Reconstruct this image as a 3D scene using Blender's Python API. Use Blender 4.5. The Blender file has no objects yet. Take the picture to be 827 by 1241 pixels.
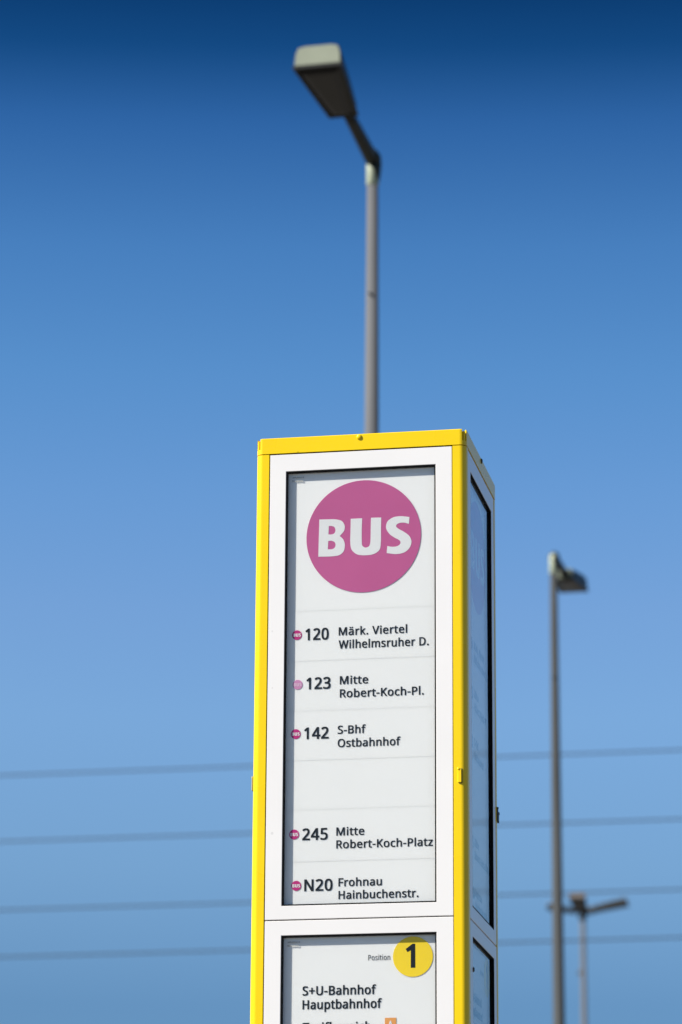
import bpy, bmesh, math, random
from mathutils import Matrix, Vector
random.seed(7)
S = bpy.context.scene
C = S.collection

# ------------------------------------------------------------------ camera
EYE = 1.45
ZT = EYE + 2.1611                      # underside of the pillar's cap above the ground
cam_d = bpy.data.cameras.new('camera')
cam = bpy.data.objects.new('camera', cam_d); C.objects.link(cam); S.camera = cam
rgt = Vector((0.98263707, 0.18544858, 0.0057633)); upv = Vector((0.04613226, -0.27429246, 0.96053915))
fwd = Vector((-0.17971145, 0.9435955, 0.2780851))
m = Matrix((rgt, upv, -fwd)).transposed().to_4x4(); m.translation = Vector((1.4953, -6.8648, EYE)); cam.matrix_world = m
cam_d.sensor_fit = 'VERTICAL'; cam_d.sensor_width = 24; cam_d.sensor_height = 36; cam_d.lens = 119.12
cam_d.clip_start = 0.1; cam_d.clip_end = 8000
cam_d.dof.use_dof = True; cam_d.dof.focus_distance = 7.2; cam_d.dof.aperture_fstop = 5.0
S.render.resolution_x, S.render.resolution_y = 682, 1024

# ------------------------------------------------------------------ light
SUN_EL, SUN_PHI = math.radians(40), math.radians(61)       # phi: to the left of the front panel's normal
to_sun = Vector((-math.sin(SUN_PHI)*math.cos(SUN_EL), -math.cos(SUN_PHI)*math.cos(SUN_EL), math.sin(SUN_EL)))
sd = bpy.data.lights.new('sun', 'SUN'); sd.energy = 5.0; sd.angle = math.radians(0.53); sd.color = (1.0, 0.945, 0.855)
so = bpy.data.objects.new('sun', sd); C.objects.link(so); so.rotation_euler = to_sun.to_track_quat('Z', 'Y').to_euler(); so.location = (-6, -8, 12)
W = bpy.data.worlds.new('World'); S.world = W; W.use_nodes = True
nt = W.node_tree; nt.nodes.clear()
out = nt.nodes.new('ShaderNodeOutputWorld'); bg = nt.nodes.new('ShaderNodeBackground'); sky = nt.nodes.new('ShaderNodeTexSky')
sky.sky_type = 'NISHITA'; sky.sun_disc = False; sky.sun_elevation = SUN_EL
sky.sun_rotation = math.atan2(to_sun.x, to_sun.y)
sky.altitude = 200; sky.air_density = 1.0; sky.dust_density = 0.3; sky.ozone_density = 3.0
bg.inputs['Strength'].default_value = 0.1
# the deep graded blue of the photograph's clear sky, by height above the horizon
tc = nt.nodes.new('ShaderNodeTexCoord'); sx = nt.nodes.new('ShaderNodeSeparateXYZ'); ramp = nt.nodes.new('ShaderNodeValToRGB')
mul = nt.nodes.new('ShaderNodeMix'); mul.data_type = 'RGBA'; mul.blend_type = 'MULTIPLY'; mul.inputs[0].default_value = 1.0
nt.links.new(tc.outputs['Generated'], sx.inputs[0]); nt.links.new(sx.outputs['Z'], ramp.inputs['Fac'])
SKY_TINT = [(0.0, (0.285, 0.380, 0.496)), (.1352, (0.270, 0.391, 0.515)), (.1766, (0.465, 0.586, 0.674)), (.2193, (0.592, 0.722, 0.812)), (.25, (0.595, 0.728, 0.843)),
            (.2828, (0.520, 0.722, 0.868)), (.3176, (0.408, 0.677, 0.846)), (.3519, (0.291, 0.563, 0.771)), (.3856, (0.139, 0.368, 0.600)), (.4054, (0.037, 0.202, 0.373)), (.4300, (0.006, 0.093, 0.209))]
while len(ramp.color_ramp.elements) > 1: ramp.color_ramp.elements.remove(ramp.color_ramp.elements[0])
for i, (p, c) in enumerate(SKY_TINT):
    e = ramp.color_ramp.elements[0] if i == 0 else ramp.color_ramp.elements.new(p)
    e.position = p; e.color = (*c, 1)
nt.links.new(sky.outputs[0], mul.inputs[6]); nt.links.new(ramp.outputs[0], mul.inputs[7])
nt.links.new(mul.outputs[2], bg.inputs['Color']); nt.links.new(bg.outputs[0], out.inputs[0])
S.view_settings.view_transform = 'Standard'; S.view_settings.look = 'None'
S.view_settings.gamma = 1.0; S.view_settings.exposure = 0.82

# ------------------------------------------------------------------ materials
def mat(name, col, rough=.5, metal=0.0, coat=0.0, vary=0.06, scale=8, bump=0.0, bscale=60, spec=.5, stretch=(1, 1, 1), specks=0.0):
    M = bpy.data.materials.new(name); M.use_nodes = True; t = M.node_tree; b = t.nodes['Principled BSDF']
    b.inputs['Metallic'].default_value = metal; b.inputs['Specular IOR Level'].default_value = spec
    if coat: b.inputs['Coat Weight'].default_value = coat; b.inputs['Coat Roughness'].default_value = .12
    co = t.nodes.new('ShaderNodeTexCoord'); mp = t.nodes.new('ShaderNodeMapping'); mp.inputs['Scale'].default_value = stretch
    n = t.nodes.new('ShaderNodeTexNoise'); n.inputs['Scale'].default_value = scale; n.inputs['Detail'].default_value = 6
    t.links.new(co.outputs['Object'], mp.inputs[0]); t.links.new(mp.outputs[0], n.inputs['Vector'])
    r = t.nodes.new('ShaderNodeValToRGB'); r.color_ramp.elements[0].position = .3; r.color_ramp.elements[1].position = .7
    r.color_ramp.elements[0].color = (*[c*(1-vary) for c in col], 1); r.color_ramp.elements[1].color = (*[min(1, c*(1+vary*.5)) for c in col], 1)
    t.links.new(n.outputs[0], r.inputs[0])
    if specks:                                     # sparse chips and dirt specks in the paint
        vo = t.nodes.new('ShaderNodeTexVoronoi'); vo.inputs['Scale'].default_value = 22; vo.inputs['Randomness'].default_value = 1
        vs = t.nodes.new('ShaderNodeSeparateColor'); lt_ = t.nodes.new('ShaderNodeMath'); lt_.operation = 'MULTIPLY'; lt_.inputs[1].default_value = .075
        cmp_ = t.nodes.new('ShaderNodeMath'); cmp_.operation = 'LESS_THAN'; pw = t.nodes.new('ShaderNodeMath'); pw.operation = 'POWER'; pw.inputs[1].default_value = 4
        mk = t.nodes.new('ShaderNodeMath'); mk.operation = 'MULTIPLY'; mk.inputs[1].default_value = specks
        mx = t.nodes.new('ShaderNodeMix'); mx.data_type = 'RGBA'; mx.inputs[7].default_value = (*[c*.35 for c in col], 1)
        t.links.new(mp.outputs[0], vo.inputs['Vector']); t.links.new(vo.outputs['Color'], vs.inputs[0]); t.links.new(vs.outputs[0], pw.inputs[0])
        t.links.new(pw.outputs[0], lt_.inputs[0]); t.links.new(vo.outputs['Distance'], cmp_.inputs[0]); t.links.new(lt_.outputs[0], cmp_.inputs[1])
        t.links.new(cmp_.outputs[0], mk.inputs[0]); t.links.new(mk.outputs[0], mx.inputs[0]); t.links.new(r.outputs[0], mx.inputs[6]); t.links.new(mx.outputs[2], b.inputs['Base Color'])
    else: t.links.new(r.outputs[0], b.inputs['Base Color'])
    q = t.nodes.new('ShaderNodeMapRange'); q.inputs['To Min'].default_value = rough*.85; q.inputs['To Max'].default_value = min(1, rough*1.2)
    t.links.new(n.outputs[0], q.inputs[0]); t.links.new(q.outputs[0], b.inputs['Roughness'])
    if bump:
        n2 = t.nodes.new('ShaderNodeTexNoise'); n2.inputs['Scale'].default_value = bscale; n2.inputs['Detail'].default_value = 3
        bp = t.nodes.new('ShaderNodeBump'); bp.inputs['Strength'].default_value = bump; bp.inputs['Distance'].default_value = .001
        t.links.new(mp.outputs[0], n2.inputs['Vector']); t.links.new(n2.outputs[0], bp.inputs['Height']); t.links.new(bp.outputs[0], b.inputs['Normal'])
    return M
def srgb(r, g, b, k=1.0):
    f = lambda c: (c/255/12.92 if c/255 <= .04045 else ((c/255+.055)/1.055)**2.4)*k
    return (f(r), f(g), f(b))
YELLOW = mat('yellow_powder_coat', (.84, .58, .0005), .27, coat=.0, spec=.34, vary=.04, scale=5, bump=.05, bscale=300, specks=.5)
WHITE = mat('white_powder_coat', (.765, .75, .74), .34, coat=.2, vary=.03, scale=4, bump=.04, bscale=300, specks=.22)
BLACK = mat('black_rubber', (.004, .004, .005), .7, vary=.2, scale=20, spec=.08)
INNER = mat('dark_inner_frame', (.02, .018, .016), .6, vary=.2)
PAPER = mat('display_sheet_white', (.885, .88, .87), .6, vary=.02, scale=3)
for key, val in (('Subsurface Weight', .35), ('Subsurface Scale', .008)): PAPER.node_tree.nodes['Principled BSDF'].inputs[key].default_value = val
PAPER.node_tree.nodes['Principled BSDF'].inputs['Subsurface Radius'].default_value = (1, 1, 1)
INK = mat('black_print', (.006, .009, .013), .6, vary=.1, spec=.2)
GREYINK = mat('grey_print', (.03, .03, .03), .6, vary=.1, spec=.2)
PURPLE = mat('purple_print', (.52, .092, .265), .45, vary=.05, scale=6)
MAGENTA = mat('magenta_print', (.50, .004, .17), .5, vary=.04)
FADED = mat('faded_pink_print', (.60, .24, .45), .5, vary=.04)
LETTER = mat('letter_white_print', (.77, .775, .775), .5, vary=.02)
SPOT = mat('position_yellow_print', (.92, .66, .003), .6, vary=.03)
ORANGE = mat('orange_print', (.80, .34, .085), .5, vary=.03)
ETCH = mat('etched_white_print', (.5, .5, .48), .6, vary=.3, scale=200)
STEEL = mat('galvanised_steel', (.120, .124, .132), .6, metal=.0, spec=.08, vary=.15, scale=6, bump=.1, bscale=40, stretch=(1, 1, .2))
SCREW = mat('dark_screw_steel', (.05, .05, .05), .4, metal=.6, vary=.2)
SLEEVEPAINT = mat('pale_green_sleeve_paint', (.34, .38, .27), .5, vary=.1)
LAMPPAINT = mat('grey_green_lamp_paint', (.215, .240, .172), .5, vary=.1, scale=12)
LAMPDARK = mat('lamp_body_and_flank_shade', (.010, .012, .012), .5, vary=.2, scale=12, spec=.25)
LAMPGREY = mat('brown_grey_lamp_paint', (.15, .13, .12), .5, vary=.1, scale=12)
BOWL = mat('dark_lamp_glass', (.006, .006, .007), .3, vary=.1, spec=.2)
WIRE = mat('oxidised_wire', (.014, .015, .018), .6, vary=.2, scale=3)
ASPHALT = mat('asphalt', (.055, .055, .055), .9, vary=.3, scale=3, bump=.6, bscale=80)
PAVING = mat('grey_paving', (.17, .155, .13), .85, vary=.2, scale=2, bump=.3, bscale=60)
KERB = mat('granite_kerb', (.30, .29, .28), .8, vary=.2, scale=20)

def glass():
    M = bpy.data.materials.new('clear_glass'); M.use_nodes = True; t = M.node_tree; t.nodes.clear()
    o = t.nodes.new('ShaderNodeOutputMaterial'); mx = t.nodes.new('ShaderNodeMixShader'); tr = t.nodes.new('ShaderNodeBsdfTransparent')
    gl = t.nodes.new('ShaderNodeBsdfGlossy'); gl.inputs['Roughness'].default_value = .015
    tr.inputs[0].default_value = (.985, .99, .987, 1)
    g = t.nodes.new('ShaderNodeNewGeometry'); d = t.nodes.new('ShaderNodeVectorMath'); d.operation = 'DOT_PRODUCT'
    a = t.nodes.new('ShaderNodeMath'); a.operation = 'ABSOLUTE'; s = t.nodes.new('ShaderNodeMath'); s.operation = 'SUBTRACT'; s.inputs[0].default_value = 1
    p = t.nodes.new('ShaderNodeMath'); p.operation = 'POWER'; p.inputs[1].default_value = 4.1
    k = t.nodes.new('ShaderNodeMath'); k.operation = 'MULTIPLY_ADD'; k.inputs[1].default_value = .97; k.inputs[2].default_value = .009
    n = t.nodes.new('ShaderNodeTexNoise'); n.inputs['Scale'].default_value = 14; n.inputs['Detail'].default_value = 2
    co = t.nodes.new('ShaderNodeTexCoord'); mp = t.nodes.new('ShaderNodeMapping'); mp.inputs['Scale'].default_value = (1, 1, .35)
    bp = t.nodes.new('ShaderNodeBump'); bp.inputs['Strength'].default_value = .12; bp.inputs['Distance'].default_value = .002
    L = t.links.new
    L(co.outputs['Object'], mp.inputs[0]); L(mp.outputs[0], n.inputs['Vector']); L(n.outputs[0], bp.inputs['Height']); L(bp.outputs[0], gl.inputs['Normal'])
    L(g.outputs['Incoming'], d.inputs[0]); L(g.outputs['Normal'], d.inputs[1]); L(d.outputs['Value'], a.inputs[0]); L(a.outputs[0], s.inputs[1])
    L(s.outputs[0], p.inputs[0]); L(p.outputs[0], k.inputs[0]); L(k.outputs[0], mx.inputs[0]); L(tr.outputs[0], mx.inputs[1]); L(gl.outputs[0], mx.inputs[2])
    L(mx.outputs[0], o.inputs[0])
    return M
GLASS = glass()

# ------------------------------------------------------------------ helpers
def mesh(name, bm, material, smooth=False):
    bmesh.ops.recalc_face_normals(bm, faces=bm.faces)
    me = bpy.data.meshes.new(name); bm.to_mesh(me); bm.free(); me.materials.append(material)
    if smooth:
        for p in me.polygons: p.use_smooth = True
    return me
def link(name, me, parent=None, mw=None, **kw):
    o = bpy.data.objects.new(name, me); C.objects.link(o)
    if parent: o.parent = parent
    if mw is not None: o.matrix_basis = mw
    for k, v in kw.items(): o[k] = v
    return o
def box(bm, x0, x1, y0, y1, z0, z1, bev=0, seg=2):
    r = bmesh.ops.create_cube(bm, size=1)
    for v in r['verts']:
        v.co = Vector(((x0+x1)/2+v.co.x*(x1-x0), (y0+y1)/2+v.co.y*(y1-y0), (z0+z1)/2+v.co.z*(z1-z0)))
    if bev:
        es = list({e for v in r['verts'] for e in v.link_edges})
        bmesh.ops.bevel(bm, geom=es, offset=bev, segments=seg, affect='EDGES', profile=.5)
def prism(bm, poly, y0, y1, hole=False):
    """poly: (u,v) outline extruded along y"""
    a = [bm.verts.new((u, y0, v)) for u, v in poly]; b = [bm.verts.new((u, y1, v)) for u, v in poly]
    n = len(poly)
    for i in range(n): bm.faces.new((a[i], a[(i+1) % n], b[(i+1) % n], b[i]))
    bm.faces.new(a); bm.faces.new(b)
def vprism(bm, poly, z0, z1):
    a = [bm.verts.new((x, y, z0)) for x, y in poly]; b = [bm.verts.new((x, y, z1)) for x, y in poly]
    n = len(poly)
    for i in range(n): bm.faces.new((a[i], a[(i+1) % n], b[(i+1) % n], b[i]))
    bm.faces.new(a); bm.faces.new(b)
def ring(bm, o, i, y0, y1, bo=0.0, bi=0.0):
    """rectangular ring; o,i = (u0,u1,v0,v1); front face y0 (outwards), back y1; small chamfers on the front edges"""
    def rect(r, d, y): return [bm.verts.new(p) for p in ((r[0]+d, y, r[2]+d), (r[1]-d, y, r[2]+d), (r[1]-d, y, r[3]-d), (r[0]+d, y, r[3]-d))]
    loops = [rect(o, 0, y1), rect(o, 0, y0+bo), rect(o, bo, y0), rect(i, -bi, y0), rect(i, 0, y0+bi), rect(i, 0, y1)]
    for a, b in zip(loops, loops[1:]+loops[:1]):
        for k in range(4): 
            vs = (a[k], a[(k+1) % 4], b[(k+1) % 4], b[k])
            bm.faces.new(vs)
    bmesh.ops.remove_doubles(bm, verts=bm.verts, dist=1e-6)
def tube(bm, pts, radii, n=20, caps=True, squash=1.0):
    rings = []
    for k, p in enumerate(pts):
        p = Vector(p); a = Vector(pts[max(0, k-1)]); b = Vector(pts[min(len(pts)-1, k+1)]); d = (b-a).normalized()
        x = d.cross(Vector((1, 0, 0)) if abs(d.x) < .9 else Vector((0, 1, 0))).normalized(); y = d.cross(x)
        rings.append([bm.verts.new(p+(x*math.cos(t)+y*math.sin(t)*squash)*radii[k]) for t in [2*math.pi*q/n for q in range(n)]])
    for a, b in zip(rings, rings[1:]):
        for q in range(n): bm.faces.new((a[q], a[(q+1) % n], b[(q+1) % n], b[q]))
    if caps: bm.faces.new(rings[0]); bm.faces.new(rings[-1])
def disc(bm, u, v, r, y0, y1, n=64):
    prism(bm, [(u+r*math.cos(2*math.pi*k/n), v+r*math.sin(2*math.pi*k/n)) for k in range(n)], y0, y1)
def spline(pts, n=8):
    """outline through points; a third element marks a corner; Catmull-Rom between"""
    N = len(pts); res = []
    for i in range(N):
        p0, p1, p2, p3 = pts[i-1], pts[i], pts[(i+1) % N], pts[(i+2) % N]
        a, b, c, d = Vector(p0[:2]), Vector(p1[:2]), Vector(p2[:2]), Vector(p3[:2])
        if len(p1) > 2 and len(p2) > 2: res.append(tuple(b)); continue
        if len(p1) > 2: a = b-(c-b)*.6
        if len(p2) > 2: d = c+(c-b)*.6
        L = (c-b).length; ta = (c-a)/max((c-a).length, 1e-9)*L*.9; tb = (d-b)/max((d-b).length, 1e-9)*L*.9
        for k in range(n):
            t = k/n; h1 = 2*t**3-3*t*t+1; h2 = t**3-2*t*t+t; h3 = -2*t**3+3*t*t; h4 = t**3-t*t
            res.append(tuple(b*h1+ta*h2+c*h3+tb*h4))
    return res
def flat_curve(name, outlines, ext, material):
    """filled outlines (holes by nesting) extruded, standing in the x-z plane, facing -y"""
    cu = bpy.data.curves.new(name, 'CURVE'); cu.dimensions = '2D'; cu.fill_mode = 'BOTH'; cu.extrude = ext*50
    for o in outlines:
        sp = cu.splines.new('POLY'); sp.points.add(len(o)-1); sp.use_cyclic_u = True
        for k, p in enumerate(o): sp.points[k].co = (p[0]*100, p[1]*100, 0, 1)     # built large: the fill needs room, scaled down below
    return to_mesh(name, cu, material)
def to_mesh(name, cu, material):
    ob = bpy.data.objects.new('temporary', cu); C.objects.link(ob); bpy.context.view_layer.update()
    me = bpy.data.meshes.new_from_object(ob.evaluated_get(bpy.context.evaluated_depsgraph_get()))
    bpy.data.objects.remove(ob); bpy.data.curves.remove(cu); me.name = name
    me.transform(Matrix.Rotation(math.pi/2, 4, 'X') @ Matrix.Scale(.01, 4)); me.materials.clear(); me.materials.append(material)
    return me
# outlines of a humanist sans: character: (advance, [closed outlines x,y,x,y...]) in thousandths
GLYPHS = {
 '+': (459,[[257,311,417,311,417,254,257,254,257,89,200,89,200,254,40,254,40,311,200,311,200,477,257,477]]),
 '-': (258,[[32,184,32,246,226,246,226,184]]),
 '.': (215,[[58,43,61,69,72,85,88,94,107,97,126,94,142,85,153,69,157,43,153,18,142,2,126,-8,107,-11,88,-8,72,2,61,18]]),
 '0': (459,[[419,287,418,242,415,201,409,163,401,128,390,97,376,70,359,47,339,27,316,12,290,1,261,-6,229,-8,188,-4,153,8,122,27,97,54,76,88,60,129,48,176,42,229,39,287,41,346,48,399,58,446,73,486,93,520,119,547,149,566,186,578,229,581,269,578,304,566,335,547,361,520,382,486,399,446,410,399,417,346],[110,287,111,238,115,194,121,156,131,125,143,98,159,78,190,59,229,52,268,59,298,78,314,98,326,124,336,156,343,194,347,238,348,287,347,336,343,380,336,417,326,449,314,475,298,495,268,515,229,521,190,515,159,495,143,475,131,449,121,417,115,380,111,336]]),
 '1': (459,[[285,0,216,0,216,400,216,439,217,470,219,499,196,477,169,455,108,405,71,452,226,573,285,573]]),
 '2': (459,[[417,0,38,0,38,59,188,210,261,287,287,320,306,353,318,387,322,424,315,466,294,496,261,514,221,520,181,517,147,506,115,489,83,466,45,513,94,548,122,561,153,572,186,578,221,581,255,579,285,572,313,562,347,540,372,510,384,485,391,458,394,428,392,399,386,371,375,344,361,318,344,292,324,267,247,185,128,67,128,64,417,64]]),
 '3': (459,[[395,439,392,403,381,372,363,347,340,326,310,311,277,302,277,298,319,290,353,276,379,255,398,229,409,198,413,163,410,131,403,101,390,74,371,50,348,30,318,14,283,2,241,-6,193,-8,164,-7,136,-5,110,-1,72,8,36,23,36,89,61,78,87,69,114,61,141,56,168,52,194,51,241,55,278,65,305,81,324,104,335,132,339,164,335,197,320,223,297,242,265,255,240,261,211,264,179,265,123,265,123,326,180,326,209,327,236,332,259,339,286,356,307,377,319,404,323,434,316,471,295,498,262,516,219,521,190,520,164,515,117,498,75,473,39,521,61,537,87,550,115,563,147,573,181,579,218,581,273,576,317,563,352,540,376,511,390,477]]),
 '4': (459,[[443,130,359,130,359,0,291,0,291,130,17,130,17,190,286,576,359,576,359,193,443,193],[291,374,291,412,293,444,294,474,295,500,292,500,276,468,257,438,86,193,291,193]]),
 '5': (459,[[221,351,258,349,292,342,322,331,349,316,371,297,389,274,402,247,410,217,413,183,410,145,402,111,387,81,368,54,343,32,314,15,280,2,242,-5,199,-8,170,-7,142,-4,116,0,80,10,51,23,51,90,82,74,121,62,161,55,200,52,239,55,274,65,302,82,323,106,336,137,341,176,337,210,325,239,306,262,279,279,243,289,197,292,146,288,99,280,64,302,86,573,373,573,373,508,146,508,132,342,169,348]]),
 'A': (512,[[437,0,368,177,141,177,73,0,0,0,224,575,289,575,512,0],[282,415,274,438,263,473,255,500,247,468,238,438,230,415,165,241,346,241]]),
 'B': (521,[[241,573,307,569,361,558,404,541,434,515,453,478,459,431,456,399,446,371,431,347,409,328,382,313,350,304,350,300,384,292,415,279,441,261,461,236,474,203,478,163,475,130,467,100,454,74,436,52,413,33,385,19,354,8,318,2,279,0,78,0,78,573],[256,329,300,331,334,339,357,352,377,382,384,423,376,463,351,490,324,502,289,509,245,511,150,511,150,329],[150,269,150,61,265,61,311,64,346,74,371,91,388,112,398,138,401,168,398,197,388,221,370,241,344,256,321,263,293,267,260,269]]),
 'D': (585,[[536,292,533,231,521,177,501,131,474,91,439,58,399,33,351,15,297,4,237,0,78,0,78,573,254,573,309,569,359,558,404,540,443,516,476,484,502,446,521,401,533,350],[460,289,457,337,449,379,435,415,416,444,391,469,361,487,327,500,287,508,244,511,150,511,150,62,228,62,299,68,357,87,402,119,434,164,454,220]]),
 'F': (416,[[150,0,78,0,78,573,398,573,398,509,150,509,150,306,383,306,383,243,150,243]]),
 'H': (594,[[516,0,443,0,443,267,150,267,150,0,78,0,78,573,150,573,150,330,443,330,443,573,516,573]]),
 'K': (496,[[496,0,411,0,209,273,150,222,150,0,78,0,78,573,150,573,150,290,199,345,249,399,403,573,488,573,261,323]]),
 'M': (727,[[330,0,142,502,139,502,142,461,144,407,144,347,144,0,78,0,78,573,184,573,361,103,364,103,544,573,650,573,650,0,578,0,578,352,579,408,581,460,584,501,581,501,390,0]]),
 'N': (609,[[532,0,447,0,141,476,138,476,141,432,143,378,144,320,144,0,78,0,78,573,161,573,467,99,470,99,468,137,466,193,464,249,464,573,532,573]]),
 'O': (626,[[577,287,576,244,570,204,561,166,547,132,531,101,510,73,486,49,459,29,428,13,393,1,355,-6,314,-8,271,-6,232,1,196,13,165,29,138,49,114,73,94,101,78,132,65,167,56,204,51,245,49,288,52,344,62,396,78,442,100,482,130,517,166,545,208,565,258,577,314,581,369,577,417,565,459,545,495,517,524,483,547,442,564,396,574,344],[125,287,127,241,134,200,145,163,161,131,182,104,207,83,238,67,273,58,314,55,354,58,390,67,420,83,445,104,465,131,481,163,492,200,499,241,501,287,496,354,481,411,456,457,421,491,373,511,314,518,274,515,238,506,207,490,182,469,161,443,145,411,134,374,127,333]]),
 'P': (485,[[229,573,297,568,352,553,393,528,421,495,439,454,444,404,441,370,433,336,417,306,395,278,375,262,351,249,324,238,292,230,256,225,216,223,150,223,150,0,78,0,78,573],[223,511,150,511,150,285,208,285,242,286,272,290,298,296,330,311,352,334,365,363,370,401,366,435,354,462,334,484,306,499,269,508]]),
 'R': (499,[[236,573,281,571,320,565,353,555,381,540,404,522,422,500,434,474,442,444,444,410,440,368,427,334,408,306,385,285,358,269,330,257,487,0,403,0,264,237,150,237,150,0,78,0,78,573],[232,510,150,510,150,298,236,298,278,301,312,310,338,325,355,347,366,374,370,407,366,440,355,467,336,486,310,500,275,507]]),
 'S': (440,[[403,153,400,121,392,92,378,66,359,44,335,26,307,11,274,1,238,-6,198,-8,137,-5,83,4,41,19,41,88,73,76,113,65,142,59,171,56,201,55,240,57,273,66,298,79,316,98,327,120,330,147,327,173,318,194,302,213,277,230,255,241,228,252,196,265,131,294,106,311,85,330,69,351,57,375,50,403,48,435,51,464,58,490,71,513,89,533,110,550,136,563,165,573,197,579,231,581,262,580,290,577,318,572,355,562,389,549,366,487,302,508,266,515,229,517,196,515,169,507,148,494,133,478,124,457,121,434,124,407,133,386,149,367,172,351,193,341,217,330,246,318,278,306,307,293,332,279,362,255,385,228,398,194]]),
 'T': (446,[[259,0,187,0,187,509,8,509,8,573,437,573,437,509,259,509]]),
 'U': (586,[[513,202,511,164,503,128,489,95,470,65,446,40,416,20,380,4,338,-5,290,-8,225,-2,171,18,128,50,97,93,78,144,72,204,72,573,144,573,144,201,148,158,161,122,182,93,211,72,248,59,294,55,327,57,355,63,379,73,407,96,427,126,438,161,442,202,442,573,513,573]]),
 'V': (481,[[481,573,277,0,204,0,0,573,75,573,204,205,220,160,231,119,241,80,250,119,262,161,277,207,405,573]]),
 'W': (746,[[735,573,583,0,510,0,399,375,389,410,380,443,373,471,370,488,367,471,361,443,352,409,342,373,234,0,161,0,10,573,85,573,174,223,183,186,190,151,196,118,201,87,206,119,213,154,222,191,232,227,333,573,407,573,512,225,523,187,532,151,538,117,544,87,550,129,560,175,572,224,660,573]]),
 'a': (450,[[231,437,279,433,318,422,347,403,368,375,381,338,385,293,385,0,334,0,320,61,317,61,298,40,279,22,258,9,234,-1,206,-6,172,-8,136,-5,103,6,75,23,55,48,41,80,37,119,43,159,59,192,87,219,127,238,179,251,243,257,316,259,316,285,310,330,293,359,265,375,227,380,194,378,163,370,106,347,84,400,115,414,151,426,177,432,204,436],[252,208,204,203,167,195,141,182,118,155,110,119,115,87,132,66,157,53,188,49,223,52,253,62,279,79,299,103,311,134,315,172,315,210]]),
 'b': (493,[[139,461,138,410,135,373,139,373,161,398,189,419,213,429,240,435,272,437,322,431,365,412,401,381,428,338,444,283,449,215,447,168,439,127,427,91,410,61,390,36,365,17,337,3,306,-5,272,-8,240,-6,213,0,189,10,161,31,139,55,133,55,119,0,68,0,68,609,139,609],[260,379,219,374,188,361,165,339,150,308,144,282,140,252,139,217,139,214,142,165,150,125,165,93,187,69,219,55,261,51,297,55,325,69,348,93,363,126,373,166,376,216,373,265,363,306,348,338,325,360,296,374]]),
 'c': (385,[[241,-8,204,-5,170,2,139,15,112,34,88,58,69,87,55,123,47,165,44,213,47,262,56,305,71,342,90,372,114,396,142,415,174,428,208,435,245,438,278,436,309,431,336,424,358,415,337,356,292,370,244,376,204,371,172,358,148,335,131,303,123,277,119,247,117,213,119,181,123,152,131,126,148,94,172,71,202,58,240,53,273,55,302,60,351,78,351,15,328,5,304,-2,275,-7]]),
 'e': (452,[[234,438,269,435,301,427,329,414,354,396,374,373,390,346,402,315,409,281,411,244,411,201,117,201,122,157,134,119,154,90,181,69,215,56,254,52,293,54,327,60,392,82,392,20,359,8,327,-1,292,-6,251,-8,212,-5,176,3,143,17,114,36,90,61,70,91,56,126,47,167,44,212,47,257,55,297,68,333,86,364,108,390,134,411,164,426,198,435],[233,380,202,377,175,366,154,348,137,323,125,293,119,257,338,257,335,292,326,322,312,346,292,364,266,376]]),
 'f': (276,[[266,375,158,375,158,0,87,0,87,375,12,375,12,408,87,432,87,457,89,492,95,522,104,547,124,577,152,597,186,609,227,613,274,609,310,599,292,544,262,552,228,556,197,550,175,532,162,502,158,458,158,430,266,430]]),
 'h': (495,[[139,431,138,399,135,370,140,370,155,391,174,407,196,420,221,429,247,435,273,437,306,435,335,430,360,421,391,400,413,370,423,344,429,314,431,280,431,0,361,0,361,275,358,307,351,333,338,353,308,372,265,379,222,374,189,360,166,338,150,308,144,283,140,254,139,222,139,0,68,0,68,609,139,609]]),
 'i': (207,[[139,430,139,0,68,0,68,430],[104,591,119,588,133,580,142,566,145,546,142,526,133,512,119,504,104,501,88,504,75,512,66,526,63,546,66,566,75,580,88,588]]),
 'k': (428,[[138,291,137,257,135,221,138,221,152,240,172,264,189,285,326,430,409,430,235,246,421,0,336,0,187,200,138,158,138,0,68,0,68,609,138,609]]),
 'l': (207,[[139,0,68,0,68,609,139,609]]),
 'm': (750,[[540,438,584,434,621,421,649,401,669,371,681,330,685,280,685,0,615,0,615,277,610,321,594,353,567,372,528,379,490,374,460,362,438,342,423,315,414,280,411,237,411,0,342,0,342,277,339,308,332,333,320,353,303,367,281,376,253,379,215,374,185,360,164,338,150,308,144,283,140,255,139,223,139,0,68,0,68,430,125,430,136,371,140,371,155,392,173,409,194,422,217,431,241,436,266,438,298,436,325,430,349,420,378,398,398,366,402,366,418,388,438,406,461,420,486,430,512,436]]),
 'n': (495,[[275,438,322,434,361,421,391,401,413,371,426,330,431,280,431,0,361,0,361,275,358,307,351,333,338,353,308,372,265,379,222,374,189,361,166,338,151,308,142,269,139,223,139,0,68,0,68,430,125,430,136,371,140,371,156,392,175,409,198,422,222,431,248,436]]),
 'o': (485,[[442,216,440,181,436,150,428,121,417,95,404,71,388,51,359,25,324,7,299,-1,271,-6,241,-8,200,-4,163,7,129,25,100,51,84,71,70,95,59,121,51,150,46,181,44,216,47,261,55,301,68,336,87,367,110,392,137,412,169,426,204,435,244,438,281,435,316,426,347,412,374,392,398,367,417,336,431,301,439,261],[117,216,119,184,123,154,130,128,147,95,172,71,203,56,243,51,282,56,314,71,339,95,356,128,363,154,367,184,369,216,367,248,363,277,355,303,338,335,314,359,282,374,242,379,202,374,171,359,147,335,130,303,120,263]]),
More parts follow.
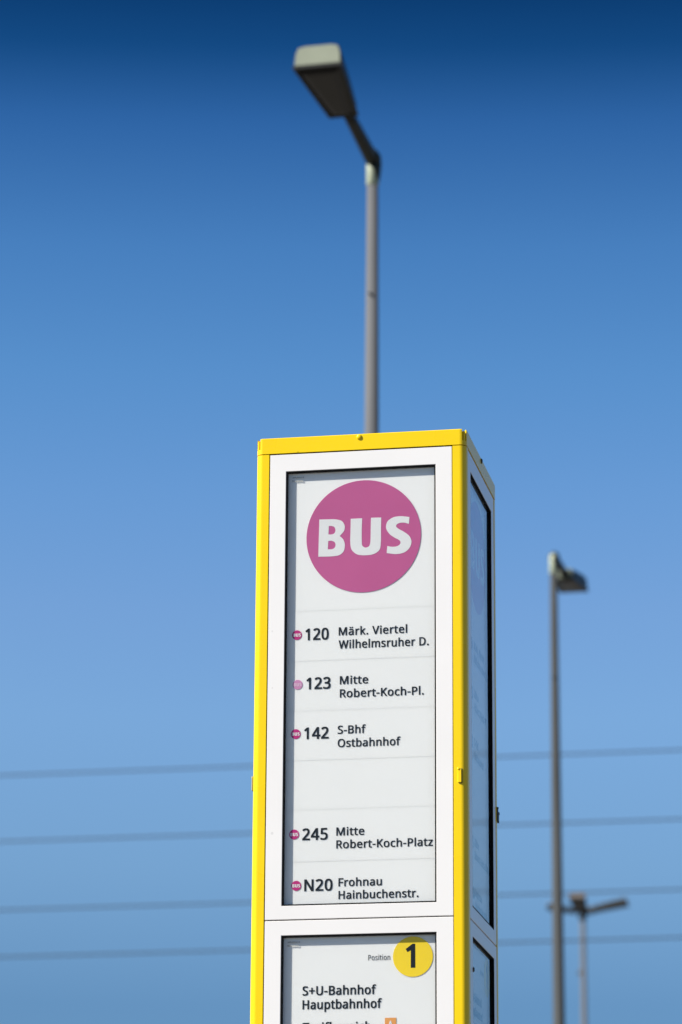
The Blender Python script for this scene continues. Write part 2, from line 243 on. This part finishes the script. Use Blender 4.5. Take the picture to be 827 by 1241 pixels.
 'p': (493,[[273,438,322,432,365,413,401,383,428,339,444,284,449,216,447,170,439,129,427,93,410,62,390,37,365,17,337,3,306,-5,272,-8,241,-6,213,1,190,11,170,24,139,55,134,55,137,20,139,-16,139,-192,68,-192,68,430,126,430,136,371,139,371,153,389,170,405,189,419,213,429,240,436],[260,379,221,374,190,362,167,342,152,313,145,289,141,261,139,229,139,216,140,182,144,152,150,126,165,93,188,70,220,55,261,51,297,56,326,72,348,98,364,131,371,157,375,186,376,217,373,262,363,302,348,334,325,359,296,374]]),
 'r': (331,[[269,438,295,437,319,433,310,368,287,372,264,374,240,371,217,363,195,351,176,334,161,313,149,289,141,261,139,229,139,0,68,0,68,430,126,430,134,351,137,351,152,374,170,395,191,413,214,426,240,435]]),
 's': (384,[[348,119,343,80,327,49,302,24,268,6,241,-2,210,-6,176,-8,135,-6,99,-1,68,8,42,19,42,83,104,60,141,52,178,49,224,53,256,66,274,86,280,112,278,128,271,141,259,154,239,167,174,196,103,228,76,245,57,266,45,292,41,324,46,358,61,386,85,408,118,425,157,435,202,438,240,436,275,430,308,421,339,409,315,353,258,372,228,378,197,380,159,377,131,366,114,350,108,328,111,312,119,298,133,286,154,274,219,246,289,215,314,197,333,176,344,150]]),
 't': (289,[[212,50,245,53,272,59,272,5,240,-4,200,-8,167,-5,138,4,112,20,91,44,82,66,76,93,74,125,74,375,13,375,13,409,75,437,103,528,144,528,144,430,269,430,269,375,144,375,144,127,149,93,163,69,185,54]]),
 'u': (495,[[427,430,427,0,370,0,359,57,356,57,340,36,321,20,298,8,273,-1,247,-6,220,-8,187,-6,159,-1,134,8,103,29,81,59,71,85,65,114,63,148,63,430,135,430,135,153,137,122,145,96,158,76,188,57,230,51,273,55,306,69,330,91,345,121,352,146,356,175,357,206,357,430]]),
 'z': (377,[[346,0,31,0,31,47,262,375,45,375,45,430,340,430,340,377,112,55,346,55]]),
 'ä': (450,[[231,437,279,433,318,422,347,403,368,375,381,338,385,293,385,0,334,0,320,61,317,61,298,40,279,22,258,9,234,-1,206,-6,172,-8,136,-5,103,6,75,23,55,48,41,80,37,119,43,159,59,192,87,219,127,238,179,251,243,257,316,259,316,285,310,330,293,359,265,375,227,380,194,378,163,370,106,347,84,400,115,414,151,426,177,432,204,436],[252,208,204,203,167,195,141,182,118,155,110,119,115,87,132,66,157,53,188,49,223,52,253,62,279,79,299,103,311,134,315,172,315,210],[113,546,116,564,124,576,137,583,151,585,165,583,177,576,186,564,188,546,186,529,177,516,165,509,151,506,137,509,124,516,116,529],[264,546,267,564,275,576,287,583,301,585,315,583,327,576,336,564,338,546,336,529,327,516,315,509,301,506,287,509,275,516,267,529]]),
 ' ': (208,[]),
}
CAP_H = .655
def fitted(s, u0, u1, base, cap, y, weight=.0, material=None, ext=.0006, spacing=.028):
    """lettering fitted to a measured line: left, right, baseline, capital height; weight thickens every stroke (share of the capital height)"""
    outl = []; pen = 0
    for ch in s:
        adv, polys = GLYPHS[ch]
        for p in polys:
            pl = []
            for i in range(0, len(p), 2):
                if pl and math.hypot(p[i]-pl[-1][0], p[i+1]-pl[-1][1]) < 7: pl[-1] = ((p[i]+pl[-1][0])/2, (p[i+1]+pl[-1][1])/2)
                else: pl.append((p[i], p[i+1]))
            outl.append([(pen+x, y) for x, y in pl])
        pen += adv+spacing*1000
    ys = [p[1] for ch in 'H' for q in GLYPHS[ch][1] for p in zip(q[0::2], q[1::2])]; ch_ = max(ys)
    x0 = min(p[0] for o in outl for p in o); x1 = max(p[0] for o in outl for p in o); wd = weight*cap
    sx = (u1-u0-2*wd)/(x1-x0); sz = (cap-2*wd)/ch_
    base_o = [[(u0+wd+(x-x0)*sx, base+wd+z*sz) for x, z in o] for o in outl]
    one = flat_curve('lettering', base_o, ext, material or INK)
    if not wd:
        me = one
    else:                                              # heavier strokes: the same outlines laid over each other, a hair apart in depth
        bm = bmesh.new()
        for i, (dx, dz) in enumerate(((-1, -.6), (1, .6), (-1, .6), (1, -.6))):
            n0 = len(bm.verts); bm.from_mesh(one); bm.verts.ensure_lookup_table()
            for v in bm.verts[n0:]: v.co += Vector((dx*wd, -i*.00003, dz*wd))
        me = bpy.data.meshes.new('lettering'); bm.to_mesh(me); bm.free(); me.materials.append(material or INK); bpy.data.meshes.remove(one)
    for v in me.vertices: v.co.y += y
    return me

# ------------------------------------------------------------------ ground (below the frame, gives the bounce light)
bm = bmesh.new(); bmesh.ops.create_grid(bm, x_segments=8, y_segments=8, size=3000)
link('ground', mesh('ground', bm, ASPHALT), kind='structure').location = (0, 0, -.13)
bm = bmesh.new(); box(bm, -30, 30, -12, 3.2, -.128, 0)
link('pavement', mesh('pavement', bm, PAVING), kind='structure')
bm = bmesh.new(); box(bm, -30, 30, 3.203, 3.35, -.128, .003, .01)
link('kerb', mesh('kerb', bm, KERB), kind='structure')
bm = bmesh.new(); box(bm, -30, 30, 7.6, 60, -.128, -.02)
link('far_pavement', mesh('far_pavement', bm, PAVING), kind='structure')

# ------------------------------------------------------------------ the bus stop pillar
PW, PD, PI = .46, .446, .0295
WT, WB, DIV, W2 = -.0409, -.9868, -1.0168, -1.0489
LOW = -(ZT-.30)                       # foot of the lower panels
WI = .0664                            # window edge from the pillar's edge
pillar = link('bus_stop_pillar', None, label='tall square bus stop pillar with yellow corner posts, white frames and a round purple BUS sign', category='bus stop sign')
pillar.location = (PW/2, PD/2, 0)
inv = Matrix.Translation((-PW/2, -PD/2, 0))
def face_matrix(k):
    o = [(0, 0), (PW, 0), (PW, PD), (0, PD)][k]
    return inv @ Matrix.Translation((o[0], o[1], ZT)) @ Matrix.Rotation(k*math.pi/2, 4, 'Z')
R = .015
def arc_corner(n=10, r=R):
    return [(r-r*math.cos(t), r-r*math.sin(t)) for t in [math.pi/2*(k/n) for k in range(n+1)]]   # from (0,r) to (r,0)
# corner post: rounded outer corner at the origin, legs along +x and +y
bm = bmesh.new(); e = PI
poly = arc_corner() + [(e-.0006, 0), (e, .0006), (e, .016), (.016, .016), (.016, e), (.0006, e), (0, e-.0006)]
vprism(bm, poly, -ZT+.02, -.0014)
post_me = mesh('corner_post', bm, YELLOW)
for p in post_me.polygons: p.use_smooth = False
for k in range(4):
    link('corner_post', post_me, pillar, face_matrix(k))
# dark inner frame seen only in the gaps
bm = bmesh.new()
box(bm, -PW/2+.0215, PW/2-.0215, -PD/2+.0215, PD/2-.0215, .02, ZT+.002)
link('inner_frame', mesh('inner_frame', bm, INNER), pillar)
bm = bmesh.new(); box(bm, -PW/2-.012, PW/2+.012, -PD/2-.012, PD/2+.012, .0, .3-.004, .006)
link('plinth', mesh('plinth', bm, mat('grey_plinth_paint', (.12, .12, .125), .5)), pillar)
# cap: a rim with rounded corners, a slot either side of each corner tongue, and a lid
CH = .0357
bm = bmesh.new()
def cap_path(d):
    """outer path points with slot flags, inset by d"""
    res = []
    cs = [((R, R), math.pi), ((PW-R, R), 1.5*math.pi), ((PW-R, PD-R), 0), ((R, PD-R), .5*math.pi)]
    for (cx, cy), a0 in cs:
        for ang in (0, 8, 16, 24, 24.5, 31, 37.5, 38, 45, 52, 52.5, 59, 65.5, 66, 74, 82, 90):
            t = a0+math.radians(ang); slot = 24.2 < ang < 37.8 or 52.2 < ang < 65.8; tongue = 37.9 < ang < 52.1
            res.append((cx+(R-d)*math.cos(t)-PW/2, cy+(R-d)*math.sin(t)-PD/2, slot, tongue))
    return res
def top_of(s, t): return ZT+CH*(.30 if s else .90 if t else 1.0)
o0 = cap_path(-.0004); i0 = cap_path(.0026)
z0 = ZT+.0004
rows = []
for (xo, yo, s, t), (xi, yi, _, _) in zip(o0, i0):
    zt = top_of(s, t); b = .0 if s else .0016
    xb = xo+(xi-xo)*.5; yb = yo+(yi-yo)*.5
    rows.append([bm.verts.new(q) for q in ((xi, yi, z0), (xo, yo, z0), (xo, yo, zt-b-.00002), (xb, yb, zt), (xi, yi, zt))])
n = len(rows)
for k in range(n):
    a, b = rows[k], rows[(k+1) % n]
    for j in range(5): bm.faces.new((a[j], a[(j+1) % 5], b[(j+1) % 5], b[j]))
cap_o = link('cap', mesh('cap', bm, YELLOW), pillar)
bm = bmesh.new()
lid = [(x, y) for x, y, s, t in cap_path(.0034)]
vprism(bm, lid, ZT+.003, ZT+CH-.004)
link('lid', mesh('lid', bm, YELLOW), cap_o)
bm = bmesh.new()
bmesh.ops.create_uvsphere(bm, u_segments=20, v_segments=10, radius=.0058)
for v in bm.verts: v.co.y *= .45
screw_me = mesh('cap_screw', bm, YELLOW, True)
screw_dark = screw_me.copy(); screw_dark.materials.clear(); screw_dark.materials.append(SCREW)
for k in range(4):
    w = PW if k % 2 == 0 else PD
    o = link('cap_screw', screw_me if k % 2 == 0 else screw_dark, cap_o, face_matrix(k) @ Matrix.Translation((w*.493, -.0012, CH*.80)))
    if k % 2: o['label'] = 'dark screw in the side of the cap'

BUS = {'B': [[(-96.8, 41.2, 1), (-76.4, 40.8), (-59.9, 39.7), (-47.4, 35.3), (-41.3, 24.9), (-42.7, 13.4), (-52.0, 2.2, 1), (-44.3, -5.4), (-40.8, -17.1), (-43.0, -31.4), (-51.7, -39.7), (-67.3, -42.1), (-98.5, -41.6, 1)], [(-76.0, 25.7, 1), (-70.6, 25.7), (-64.0, 23.1), (-61.4, 16.3), (-63.4, 9.4), (-69.0, 6.8), (-76.7, 6.9, 1)], [(-76.9, -7.3, 1), (-69.8, -7.4), (-63.0, -10.9), (-60.9, -17.6), (-63.4, -23.8), (-69.4, -26.5), (-77.9, -26.1, 1)]],
'U': [[(-28.1, 39.6, 1), (-3.2, 39.6, 1), (-4.0, 15.9), (-3.8, -13.0), (-2.4, -21.7), (4.7, -26.1), (12.3, -23.0), (14.9, -13.9), (15.6, 15.0), (16.1, 39.8, 1), (38.4, 39.4, 1), (37.9, 13.9), (37.7, -14.9), (34.9, -32.1), (23.1, -40.8), (4.8, -43.1), (-13.6, -40.3), (-25.5, -29.9), (-28.8, -14.7), (-28.5, 11.3)]],
'S': [[(99.9, 37.6, 1), (98.5, 22.3, 1), (89.2, 25.4), (79.3, 25.5), (72.3, 22.4), (70.9, 17.6), (76.5, 12.1), (87.8, 5.2), (99.6, -4.8), (104.1, -18.0), (99.1, -32.2), (87.8, -40.8), (71.0, -43.5), (50.4, -40.3, 1), (51.8, -24.8, 1), (62.5, -27.0), (73.8, -25.8), (80.2, -20.4), (78.8, -14.0), (68.1, -7.1), (56.8, 1.5), (49.2, 14.8), (51.7, 29.2), (63.8, 38.1), (79.3, 40.3)]]}
ONE = [(-.6, 26.7), (4.8, 26.4), (5.0, -23.0), (-4.4, -23.0), (-4.2, 13.4), (-11.5, 9.6), (-15.0, 15.9)]
bus_outl = [[(x*.001, y*.001) for x, y in spline(o)] for g in BUS.values() for o in g]
YP = .0118                            # depth of the display sheets behind the pillar's face
YF = YP-.0004
bus_big = flat_curve('bus_lettering', bus_outl, .0004, LETTER)
bus_small = flat_curve('badge_lettering', [[(x*.083, y*.083) for x, y in o] for o in bus_outl], .0003, LETTER)
faded_letter = mat('faded_badge_lettering', (.72, .50, .64), .5)
bus_faded = bus_small.copy(); bus_faded.materials.clear(); bus_faded.materials.append(faded_letter)
bm = bmesh.new(); disc(bm, 0, 0, .1247, -.0005, .0002, 128); logo_me = mesh('bus_logo', bm, PURPLE)
bm = bmesh.new(); disc(bm, 0, 0, .0105, -.0004, .0002, 48); badge_me = mesh('bus_badge', bm, MAGENTA)
badge_f = badge_me.copy(); badge_f.materials.clear(); badge_f.materials.append(FADED)
T = {'120': [(.1100, .1605, -.4162, .0263)], 'Märk. Viertel': [(.1823, .3299, -.4083, .0181)], 'Wilhelmsruher D.': [(.1824, .3763, -.4372, .0184)],
     '123': [(.1131, .1653, -.5236, .0261)], 'Mitte': [(.1854, .2462, -.5150, .0180), (.1798, .2393, -.8397, .0176)], 'Robert-Koch-Pl.': [(.1856, .3654, -.5438, .0181)],
     '142': [(.1092, .1620, -.6315, .0259)], 'S-Bhf': [(.1814, .2415, -.6222, .0178)], 'Ostbahnhof': [(.1816, .3158, -.6509, .0178)],
     '245': [(.1071, .1614, -.8478, .0256)], 'Robert-Koch-Platz': [(.1799, .3842, -.8670, .0176)],
     'N20': [(.1123, .1723, -.9556, .0254)], 'Frohnau': [(.1850, .2767, -.9471, .0175)], 'Hainbuchenstr.': [(.1852, .3539, -.9737, .0175)]}
lines = []
for s, L in T.items():
    for q in L: lines.append((s, q, fitted(s, *q, YF, weight=.030 if len(s) == 3 else .024)))
BADGES = [(.0917, -.4036), (.0942, -.5123), (.0911, -.6193), (.0897, -.8346), (.0953, -.9433)]
CUTS = [WT-.003, -.3520, -.4615, -.5705, -.6770, -.7830, -.8932, WB+.003]
lower_text = [('stop_name', 'S+U-Bahnhof', (.1106, .2652, -1.1730, .0193)), ('stop_name', 'Hauptbahnhof', (.1108, .2773, -1.2017, .0193)), ('fare_zone_text', 'Tarifbereich', (.1113, .2549, -1.2484, .0192))]
lower_me = [(a, fitted(b, *c, YF, weight=.028)) for a, b, c in lower_text]
pos_me = fitted('Position', .2488, .2946, -1.1029, .0112, YF, material=GREYINK, ext=.0003)
bm = bmesh.new(); disc(bm, 0, 0, .0418, -.0005, .0002, 96); spot_me = mesh('position_disc', bm, SPOT)
one_me = flat_curve('position_number', [[(x*.001, y*.001) for x, y in ONE]], .0004, INK)
bm = bmesh.new(); box(bm, .2839, .3073, YF-.0004, YF+.0002, -1.2484-.0035, -1.2223); zone_me = mesh('zone_square', bm, ORANGE)
zone_letter = fitted('A', .2895, .3017, -1.2458, .0175, YF-.0006, weight=.03, material=LETTER, ext=.0003)
def stamp_mesh(z):
    bm = bmesh.new(); rr = random.Random(3)
    for row in range(2):
        u = .0785
        while u < .1035-row*.002:
            w = rr.choice((.0010, .0016, .0022)); box(bm, u, u+w, .0, .0002, z-row*.0072-rr.uniform(.0022, .0036), z-row*.0072+rr.uniform(-.0004, .0006)); u += w+.0008
    return mesh('glass_stamp', bm, ETCH)
stamp = [stamp_mesh(-.0520), stamp_mesh(-1.0605)]
# raised latch tab on a corner post
bm = bmesh.new()
box(bm, -.0045, .0035, -.0030, .001, -.0150, .0140, .0012, 3)
box(bm, -.0052, -.0004, -.0042, .001, .0118, .0160, .0010, 2)
latch_me = mesh('latch_tab', bm, YELLOW, False)
bm = bmesh.new(); box(bm, .0035, .0046, -.0016, .0005, -.0150, .0130, .0003, 1); box(bm, -.003, .0046, -.0016, .0005, -.0163, -.0150, .0003, 1); box(bm, -.001, .0046, -.0014, .0005, .0130, .0148, .0003, 1)
latch_gap = mesh('latch_gap', bm, INNER)
bm = bmesh.new(); tube(bm, [(0, 0, 0), (0, -.003, 0)], [.0055, .0045], 20); lock_me = mesh('lock', bm, SCREW, False)
bm = bmesh.new(); box(bm, -.0008, .0008, -.0034, -.0028, -.003, .003); key_me = mesh('keyhole', bm, BLACK)
latch_shaded = latch_me.copy(); latch_shaded.materials.clear(); latch_shaded.materials.append(SCREW)  # copy of the yellow tab, its shade put into a dark colour
stud_bm = bmesh.new(); tube(stud_bm, [(0, 0, 0), (0, -.004, 0)], [.0042, .0034], 16); box(stud_bm, -.0016, .0016, -.003, .001, -.021, -.004, .0006, 1)
stud_me = mesh('latch_stud', stud_bm, SCREW)

for k in range(4):
    w = PW if k % 2 == 0 else PD
    F = face_matrix(k); du = 0 if k % 2 == 0 else -.007
    full = k in (0, 1)
    for part, (zt, zb, wt, wb) in enumerate(((-.0022, DIV+.0012, WT, WB), (DIV-.0012, LOW+.004, W2, LOW+.07))):
        u0, u1 = PI+.0015, w-PI-.0015
        bm = bmesh.new(); ring(bm, (u0, u1, zb, zt), (WI, w-WI, wb, wt), .0008, .0155, .0009, .0006)
        fr = link('panel_frame', mesh('panel_frame', bm, WHITE), pillar, F)
        g = .0030
        bm = bmesh.new(); ring(bm, (WI+.0002, w-WI-.0002, wb+.0002, wt-.0002), (WI+g, w-WI-g, wb+g, wt-g), .0012, .0160, .0004, .0004)
        link('gasket', mesh('gasket', bm, BLACK), fr)
        bm = bmesh.new(); box(bm, WI+g+.0003, w-WI-g-.0003, .0062, .0092, wb+g+.0003, wt-g-.0003, .0005, 1)
        gp = link('glass_pane', mesh('glass_pane', bm, GLASS), pillar, F)
        if full:
            link('glass_stamp', stamp[part], gp, Matrix.Translation((0, .0095, 0)))
        a, b = WI+g+.0002, w-WI-g-.0002
        if part == 0:
            strips = []
            for i in range(len(CUTS)-1):
                bm = bmesh.new(); box(bm, a, b, YP-.00007*(i % 2), YP+.0060-.0001*(i % 2), CUTS[i+1]-.0002*(i % 2), CUTS[i]+.0002*(i % 2))
                strips.append(link('title_strip' if i == 0 else 'route_strip', mesh('route_strip', bm, PAPER), pillar, F))
            lg = link('bus_logo', logo_me, strips[0], Matrix.Translation((.2353+du, YF, -.1907)))
            link('bus_lettering', bus_big, strips[0], Matrix.Translation((.2353+du, YF-.0006, -.1907)))
            if full:
                for s, q, me in lines:
                    i = max(j for j in range(len(CUTS)-1) if CUTS[j] > q[2])
                    link('route_number' if len(s) == 3 else 'destination_text', me, strips[i], Matrix.Translation((du, 0, 0)))
                for j, (bu, bv) in enumerate(BADGES):
                    i = max(q for q in range(len(CUTS)-1) if CUTS[q] > bv); fd = j == 1
                    bd = link('bus_badge', badge_f if fd else badge_me, strips[i], Matrix.Translation((bu+du, YF, bv)))
                    if fd: bd['label'] = 'faded pale pink round bus badge'
                    link('badge_lettering', bus_faded if fd else bus_small, strips[i], Matrix.Translation((bu+du, YF-.0005, bv)))
        else:
            bm = bmesh.new(); box(bm, a, b, YP, YP+.0060, wb+g+.0003, wt-g-.0003, .0004, 1)
            st = link('stop_name_sheet', mesh('stop_name_sheet', bm, PAPER), pillar, F)
            if full:
                for nm, me in lower_me: link(nm, me, st, Matrix.Translation((du, 0, 0)))
                link('position_text', pos_me, st, Matrix.Translation((du, 0, 0)))
                link('position_disc', spot_me, st, Matrix.Translation((.3423+du, YF, -1.0972)))
                link('position_number', one_me, st, Matrix.Translation((.3423+du, YF-.0006, -1.0972)))
                link('zone_square', zone_me, st, Matrix.Translation((du, 0, 0)))
                link('zone_letter', zone_letter, st, Matrix.Translation((du, 0, 0)))
    lt = link('latch_tab', latch_me, pillar, F @ Matrix.Translation((w-.0160, 0, -.7225)))
    link('latch_gap', latch_gap, lt)
    if k == 1:
        lt.data = latch_shaded; lt['label'] = 'latch tab on the rear post, coloured dark for its shade'
        link('latch_stud', stud_me, lt, Matrix.Translation((.0125, .0, .004)))
        lk = link('lock', lock_me, pillar, F @ Matrix.Translation((.0700, .0015, -1.118)))
        link('keyhole', key_me, lk)

# ------------------------------------------------------------------ street lamps
STEEL2 = mat('weathered_steel', (.060, .064, .066), .6, spec=.08, vary=.2, scale=5, bump=.1, bscale=40, stretch=(1, 1, .2))
def pole_mesh(h, paint=None, r_top=.027, r_low=.066):
    bm = bmesh.new(); tube(bm, [(0, 0, 0), (0, 0, .9), (0, 0, .93), (0, 0, h)], [r_low+.02, r_low+.018, r_low-.004, r_top], 28)
    return mesh('pole', bm, paint or STEEL, True)
def sleeve_mesh(z0, z1, r=.031):
    bm = bmesh.new(); tube(bm, [(0, 0, z0), (0, 0, z0+.004), (0, 0, z1-.02), (0, 0, z1)], [r-.003, r, r, r-.01], 28)
    return mesh('sleeve', bm, SLEEVEPAINT, True)
def head_meshes(L, w0, w1, h0, h1, paint):
    """luminaire along +y from the arm (w0) to the tip (w1); cover above, dark lower body and flat glass below"""
    bm = bmesh.new()
    def sec(y, w, h, zb):
        s = [(-w/2, zb), (-w/2*.97, zb+h*.55), (-w/2*.86, zb+h*.92), (-w/2*.6, zb+h), (w/2*.6, zb+h), (w/2*.86, zb+h*.92), (w/2*.97, zb+h*.55), (w/2, zb)]
        return [bm.verts.new((x, y, z)) for x, z in s]
    secs = [sec(0, w0*.9, h0*.8, .0), sec(.02, w0, h0, .0), sec(L*.5, (w0+w1)/2*1.02, (h0+h1)/2*1.05, .0), sec(L-.02, w1, h1, .0), sec(L, w1*.96, h1*.90, .002)]
    for a, b in zip(secs, secs[1:]):
        for q in range(8): bm.faces.new((a[q], a[(q+1) % 8], b[(q+1) % 8], b[q]))
    bm.faces.new(secs[0]); bm.faces.new(secs[-1])
    bm.faces.ensure_lookup_table()
    for f in bm.faces:                                # flank shade painted in as dark faces; top and ends keep the paint
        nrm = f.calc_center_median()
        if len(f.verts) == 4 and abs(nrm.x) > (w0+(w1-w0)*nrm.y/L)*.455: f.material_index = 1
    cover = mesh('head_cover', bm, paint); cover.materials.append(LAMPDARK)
    bm = bmesh.new()
    for i, (d, z) in enumerate(((0.004, -.002), (0.004, -.016), (.02, -.016), (.026, -.010))):
        pass
    def tr(d, z): return [bm.verts.new(p) for p in ((-w0/2-.004+d, -.0+d, z), (w0/2+.004-d, d, z), (w1/2+.004-d, L+.004-d, z), (-w1/2-.004+d, L+.004-d, z))]
    ls = [tr(.002, -.001), tr(0, -.004), tr(0, -.016), tr(.003, -.018), tr(.016, -.018), tr(.018, -.012), tr(.018, -.001)]
    for a, b in zip(ls, ls[1:]+ls[:1]):
        for q in range(4): bm.faces.new((a[q], a[(q+1) % 4], b[(q+1) % 4], b[q]))
    rim = mesh('head_rim', bm, LAMPDARK)
    bm = bmesh.new()
    def tr2(d, z): return [bm.verts.new(p) for p in ((-w0/2+d, .012+d, z), (w0/2-d, .012+d, z), (w1/2-d, L-.012-d, z), (-w1/2+d, L-.012-d, z))]
    ls = [tr2(.014, -.003), tr2(.014, -.012), tr2(.03, -.022), tr2(.05, -.025)]
    for a, b in zip(ls, ls[1:]):
        for q in range(4): bm.faces.new((a[q], a[(q+1) % 4], b[(q+1) % 4], b[q]))
    bm.faces.new(ls[0]); bm.faces.new(ls[-1])
    return cover, rim, mesh('lamp_glass', bm, BOWL)
def add_head(root, h, az, tilt, arm_len, head, arm_r, arm_mat, out0=0.0):
    """az: direction of the arm in the ground plane, degrees from +y towards +x"""
    Mz = Matrix.Translation((0, 0, h)) @ Matrix.Rotation(-math.radians(az), 4, 'Z') @ Matrix.Rotation(math.radians(tilt), 4, 'X')
    bm = bmesh.new(); tube(bm, [(0, -.012, -.004), (0, .03, 0), (0, arm_len*.7, 0), (0, arm_len+.05, 0)], [arm_r*1.1, arm_r*1.1, arm_r*.9, arm_r*.75], 20, squash=1.0)
    link('arm', mesh('arm', bm, arm_mat, True), root, Mz)
    cover, rim, bowl = head
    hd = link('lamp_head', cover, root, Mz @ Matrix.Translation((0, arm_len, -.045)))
    link('head_rim', rim, hd); link('lamp_glass', bowl, hd)
    bm = bmesh.new(); box(bm, -.03, .03, -.035, .012, .008, .062, .008, 2)
    link('head_clamp', mesh('head_clamp', bm, arm_mat), hd)
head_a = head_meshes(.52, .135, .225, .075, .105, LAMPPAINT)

def single_lamp(x, y, h, az, label, joint):
    root = link('street_lamp', None, label=label, category='street lamp', group='single arm street lamps'); root.location = (x, y, -.02)
    h += .02
    p = link('pole', pole_mesh(h-.02, STEEL2 if az < 90 else STEEL), root)
    bm = bmesh.new(); tube(bm, [(-.004, -.026, joint), (-.004, -.040, joint)], [.008, .007], 16)
    link('pole_bolt', mesh('pole_bolt', bm, SCREW, False), p)
    bm = bmesh.new(); box(bm, -.045, .045, -.092, -.05, .95, 1.35, .004, 1)
    link('service_door', mesh('service_door', bm, STEEL), p)
    link('sleeve', sleeve_mesh(h-.155, h), root)
    d = -1 if az > 90 else 1                            # elbow joint, offset and coloured dark to paint the sleeve's shaded side
    bm = bmesh.new(); tube(bm, [(.016, 0, h-.15), (.014, 0, h-.10), (.010, 0, h-.045), (.007, .010*d, h-.012), (.004, .06*d, h-.012)], [.014, .026, .035, .037, .034], 24)
    link('elbow', mesh('elbow', bm, mat('elbow_green_with_shade', (.03, .036, .028), .5, spec=.25), True), root)
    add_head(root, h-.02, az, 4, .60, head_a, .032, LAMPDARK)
    return root
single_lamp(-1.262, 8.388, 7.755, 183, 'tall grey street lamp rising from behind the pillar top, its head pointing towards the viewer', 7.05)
single_lamp(-1.528, 17.55, 8.235, 1, 'grey street lamp right of the pillar with its dark head turned away', 7.3)

root = link('street_lamp', None, label='distant slim mast with several short lamp heads spreading from its top', category='street lamp')
root.location = (-3.82, 38.83, .015)
bm = bmesh.new(); tube(bm, [(0, 0, -.035), (0, 0, 1), (0, 0, 1.03), (0, 0, 9.12)], [.09, .088, .065, .034], 20); link('pole', mesh('pole', bm, STEEL, True), root)
bm = bmesh.new(); tube(bm, [(0, 0, 8.96), (0, 0, 9.14), (0, 0, 9.17)], [.055, .055, .03], 20); link('hub', mesh('hub', bm, LAMPDARK), root)
bm = bmesh.new(); box(bm, -.075, -.02, -.03, .03, 8.20, 8.26, .006, 1); link('bracket', mesh('bracket', bm, STEEL), root)
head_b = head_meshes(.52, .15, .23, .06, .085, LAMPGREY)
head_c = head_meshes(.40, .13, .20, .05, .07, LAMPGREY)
for az, hd_, al in ((180, head_b, .10), (90, head_b, .10), (276, head_c, .08), (0, head_c, .08)):
    add_head(root, 9.09, az, 10, al, hd_, .026, LAMPDARK)

# ------------------------------------------------------------------ overhead wires (one vertical plane, slight sag)
NAMES = ['topmost', 'second from the top', 'third from the top', 'lowest']
for i, (za, zb) in enumerate(((9.778, 9.812), (8.967, 8.994), (8.135, 8.169), (7.569, 7.612))):
    s = (zb-za)/8.2; X0 = -36.0                     # low point of the span
    bm = bmesh.new(); pts = []
    c = s/(2*(-5.95-X0))
    zm = (za+zb)/2-c*(-5.95-X0)**2
    for k in range(61):
        x = -76+80*2*k/120*1.0+0.0; x = -76+80*k/30*.5*2 if False else -76+k*(80/60)*1.5
        pts.append((x, 32.0, zm+c*(x-X0)**2))
    tube(bm, pts, [.0088]*len(pts), 8)
    link('overhead_wire', mesh('overhead_wire', bm, WIRE, True), label=f'{NAMES[i]} of the four thin dark wires crossing the sky behind the pillar', category='overhead wire', group='overhead wires crossing the sky')
